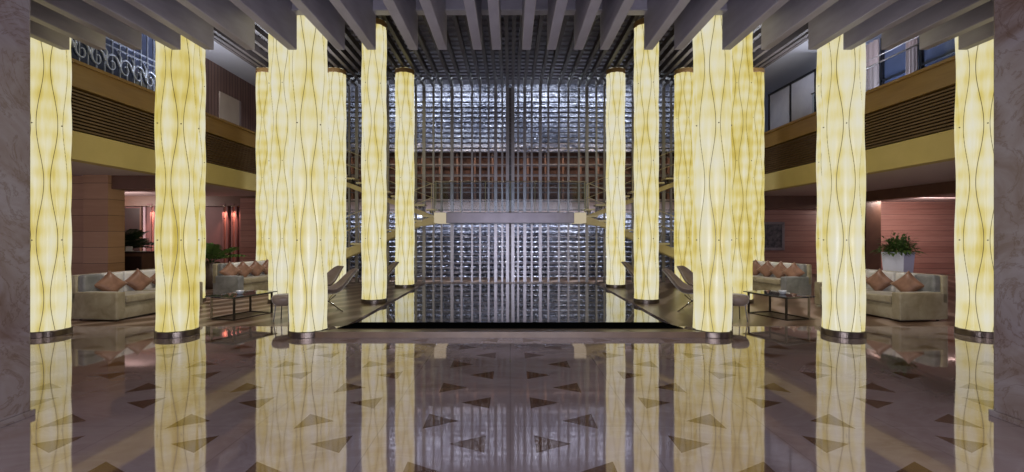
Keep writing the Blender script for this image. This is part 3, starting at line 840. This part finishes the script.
# ------------------------------------------------------------------ plants
def foliage(n, r, h, z0, ll, lw, seed, droop=.5):
    rnd = random.Random(seed); b = MB()
    for i in range(n):
        az = rnd.uniform(0,2*PI); el = rnd.uniform(.15,1.4); base = Vector((rnd.uniform(-.3,.3)*r, rnd.uniform(-.3,.3)*r, z0))
        d = Vector((math.cos(az)*math.cos(el), math.sin(az)*math.cos(el), math.sin(el)))
        reach = rnd.uniform(.45,1)*h; p0 = base+Vector((d.x*r*.9, d.y*r*.9, d.z*reach*.8))*rnd.uniform(.3,.9)
        L = ll*rnd.uniform(.7,1.2); w = lw*rnd.uniform(.7,1.2)
        side = d.cross(Vector((0,0,1))).normalized(); prev = None
        for k in range(6):
            t = k/5; p = p0+d*L*t+Vector((0,0,-droop*L*t*t)); ww = w*math.sin(PI*min(1,t*.9+.08))
            a = b.bm.verts.new(p-side*ww); m_ = b.bm.verts.new(p+Vector((0,0,-ww*.35))); c = b.bm.verts.new(p+side*ww)
            if prev:
                b.bm.faces.new((prev[0],prev[1],m_,a)); b.bm.faces.new((prev[1],prev[2],c,m_))
            prev = (a,m_,c)
    return b
pl = thing('potted_plant', (X(898,10.2),10.2,0), .42, 'leafy plant in a tall pale lavender square planter behind the near right sofa', 'plant')
pb = MB()
for (w0, w1, z0, z1) in ((.15,.215,0,1.13),):
    A = [pb.bm.verts.new((x*w0,y*w0,z0)) for x,y in ((-1,-1),(1,-1),(1,1),(-1,1))]; B = [pb.bm.verts.new((x*w1,y*w1,z1)) for x,y in ((-1,-1),(1,-1),(1,1),(-1,1))]
    C = [pb.bm.verts.new((x*(w1-.025),y*(w1-.025),z1)) for x,y in ((-1,-1),(1,-1),(1,1),(-1,1))]; D = [pb.bm.verts.new((x*(w1-.03),y*(w1-.03),z1-.08)) for x,y in ((-1,-1),(1,-1),(1,1),(-1,1))]
    pb.bm.faces.new(A[::-1]); pb.bm.faces.new(D)
    for P_, Q_ in ((A,B),(B,C),(C,D)):
        for i in range(4): pb.bm.faces.new((P_[i],P_[(i+1)%4],Q_[(i+1)%4],Q_[i]))
pb.build('planter', M['pot'], pl)
MB().box(-.175,.175,-.175,.175,1.03,1.07,.01).build('soil', M['soil'], pl)
foliage(520, .36, .66, 1.08, .17, .026, 3, .6).build('foliage', M['leaf'], pl)
b = MB()
for k in range(7):
    a = k*.9; b.tube([(.05*math.cos(a),.05*math.sin(a),1.05),(.16*math.cos(a),.16*math.sin(a),1.38+.03*k)], [.009,.004], 6)
b.build('stem', M['leaf_dark'], pl)
def palm(loc, label, scale, seed, potm, ph, n=13, leafm='leaf_dark'):
    t = thing('potted_palm', loc, 0, label, 'plant')
    MB().lathe([(.15,0),(.19,.02),(.22,ph),(.20,ph),(.19,ph-.05)], 28).build('pot', potm, t, True)
    MB().lathe([(.185,ph-.07),(.18,ph-.05)], 20).build('soil', M['soil'], t)
    rnd = random.Random(seed); b = MB(); st = MB()
    for i in range(n):
        az = 2*PI*i/n+rnd.uniform(-.2,.2); L = scale*rnd.uniform(.7,1.05); el = rnd.uniform(.6,1.3)
        pts = []
        for k in range(11):
            q_ = k/10; rr = L*q_*math.cos(el)*(1+.25*q_); zz = L*q_*math.sin(el)-L*.42*q_*q_*(1.3-el*.5)
            pts.append(Vector((rr*math.cos(az), rr*math.sin(az), ph-.04+zz)))
        st.tube(pts, [.011-.0008*k for k in range(11)], 6)
        for k in range(3, 11):
            tv = (pts[k]-pts[k-1]).normalized(); sd = tv.cross(Vector((0,0,1))).normalized()
            for sgn in (-1,1):
                l = L*.30*(1-abs(k/10-.55)); e = pts[k]+sd*sgn*l+tv*l*.6+Vector((0,0,-l*.35)); w = .012*scale*2.2
                v = [b.bm.verts.new(pts[k]+tv*w), b.bm.verts.new(pts[k]-tv*w), b.bm.verts.new((pts[k]+e)/2-tv*w*1.1+Vector((0,0,.01))), b.bm.verts.new(e), b.bm.verts.new((pts[k]+e)/2+tv*w*1.1+Vector((0,0,.01)))]
                b.bm.faces.new(v)
    st.build('stem', M['leaf_dark'], t, True); b.build('fronds', M[leafm], t)
palm((X(124,14.6),14.6,0), 'bushy dark green palm standing beyond the walnut pier on the left', 1.0, 5, M['pot_dark'], 1.05, 44)
palm((-8.4,13.0,0), 'leafy potted palm between the two left sofas', 1.0, 8, M['pot_dark'], .75, 18, 'leaf')
# console with papers
cn = thing('console_desk', (X(128,13.0),13.0,0), 0, 'dark console desk below the palm at the far left', 'desk')
MB().box(-.62,.62,-.25,.25,1.0,1.05,.006).build('top', M['darkdoor'], cn)
MB().box(-.58,.58,-.22,.22,.0,1.0,.006).build('body', M['dark_beam'], cn)
for x in (-.3,.3): 
    d_ = MB().box(x-.26,x+.26,-.24,-.22,.1,.92,.006).build('door', M['darkdoor'], cn)
    MB().box(x*.2-.01,x*.2+.01,-.255,-.24,.5,.62).build('handle', M['chrome'], d_)
for k, (dx, w, lb) in enumerate(((.06,.10,'small white box of leaflets on the console desk'),)):
    t = thing('leaflet_holder', (X(128,13)+dx,12.95,1.05), .2, lb, 'leaflet holder')
    MB().box(-w,w,-.06,.06,0,.02,.003).build('tray', M['paper'], t); MB().box(-w*.8,w*.8,.0,.03,.02,.14,.003).build('leaflets', M['paper'], t)
t = MB().box(-.13,.13,-.09,.09,0,.012,.002).build('paper_pad', M['paper']); t.location=(X(128,13)+.38,12.93,1.05); t.rotation_euler=(0,0,-.25)
tag(t, 'white pad of paper lying on the right of the console desk', 'paper')

# ------------------------------------------------------------------ other light
w = bpy.data.worlds.new('World'); sc.world = w; w.use_nodes = True
w.node_tree.nodes['Background'].inputs[0].default_value = (.60,.54,.66,1); w.node_tree.nodes['Background'].inputs[1].default_value = .9
area((0,-3.6,2.4),(0,6,.5), 330, (.86,.82,1.0), 12, 3)               # added fill behind the camera, brightens floor and fins
area((0,-.9,.9),(0,4.6,4.3), 230, (.74,.80,1.0), 5, 1.2)              # added cool fill from below, out of view, to lift the fins
for s_ in (-1,1):
    area((s_*8.95,12.0,4.97),(s_*9.25,12.0,7.1), 260, (.80,.84,1.0), .2, 9)   # added upward fill brightening the upper walkway ceiling and wall
    area((s_*14.2,15.8,2.72),(s_*14,18,1.0), 80, (1,.82,.76), 3, .3)        # added area lights brightening the rear lounge walls
    for (ty, pw_) in ((8.9,600),(12.0,600)):  # added overhead spots that brighten the sofas, tables and lounge floor
        spot((s_*4.2,ty-1.2,6.1),(s_*6.9,ty,.3), pw_, (1,.90,.82), 46, .8, .06)
    spot((s_*3.9,8.6,6.1),(s_*4.6,8.9,0), 300, (1,.88,.80), 40, .9, .06)
# ------------------------------------------------------------------ camera
cam = bpy.data.cameras.new('Camera'); co = bpy.data.objects.new('Camera', cam); COL.objects.link(co)
co.location = (0,0,H); co.rotation_euler = (PI/2,0,0)
cam.sensor_width = 36; cam.lens = 36*F/1024
cam.shift_x = (512-CX)/1024; cam.shift_y = -(236-HY)/1024
cam.clip_end = 200
sc.camera = co
sc.view_settings.view_transform = 'Standard'; sc.view_settings.look = 'None'
sc.view_settings.exposure = 0; sc.view_settings.gamma = 1; sc.view_settings.use_curve_mapping = False
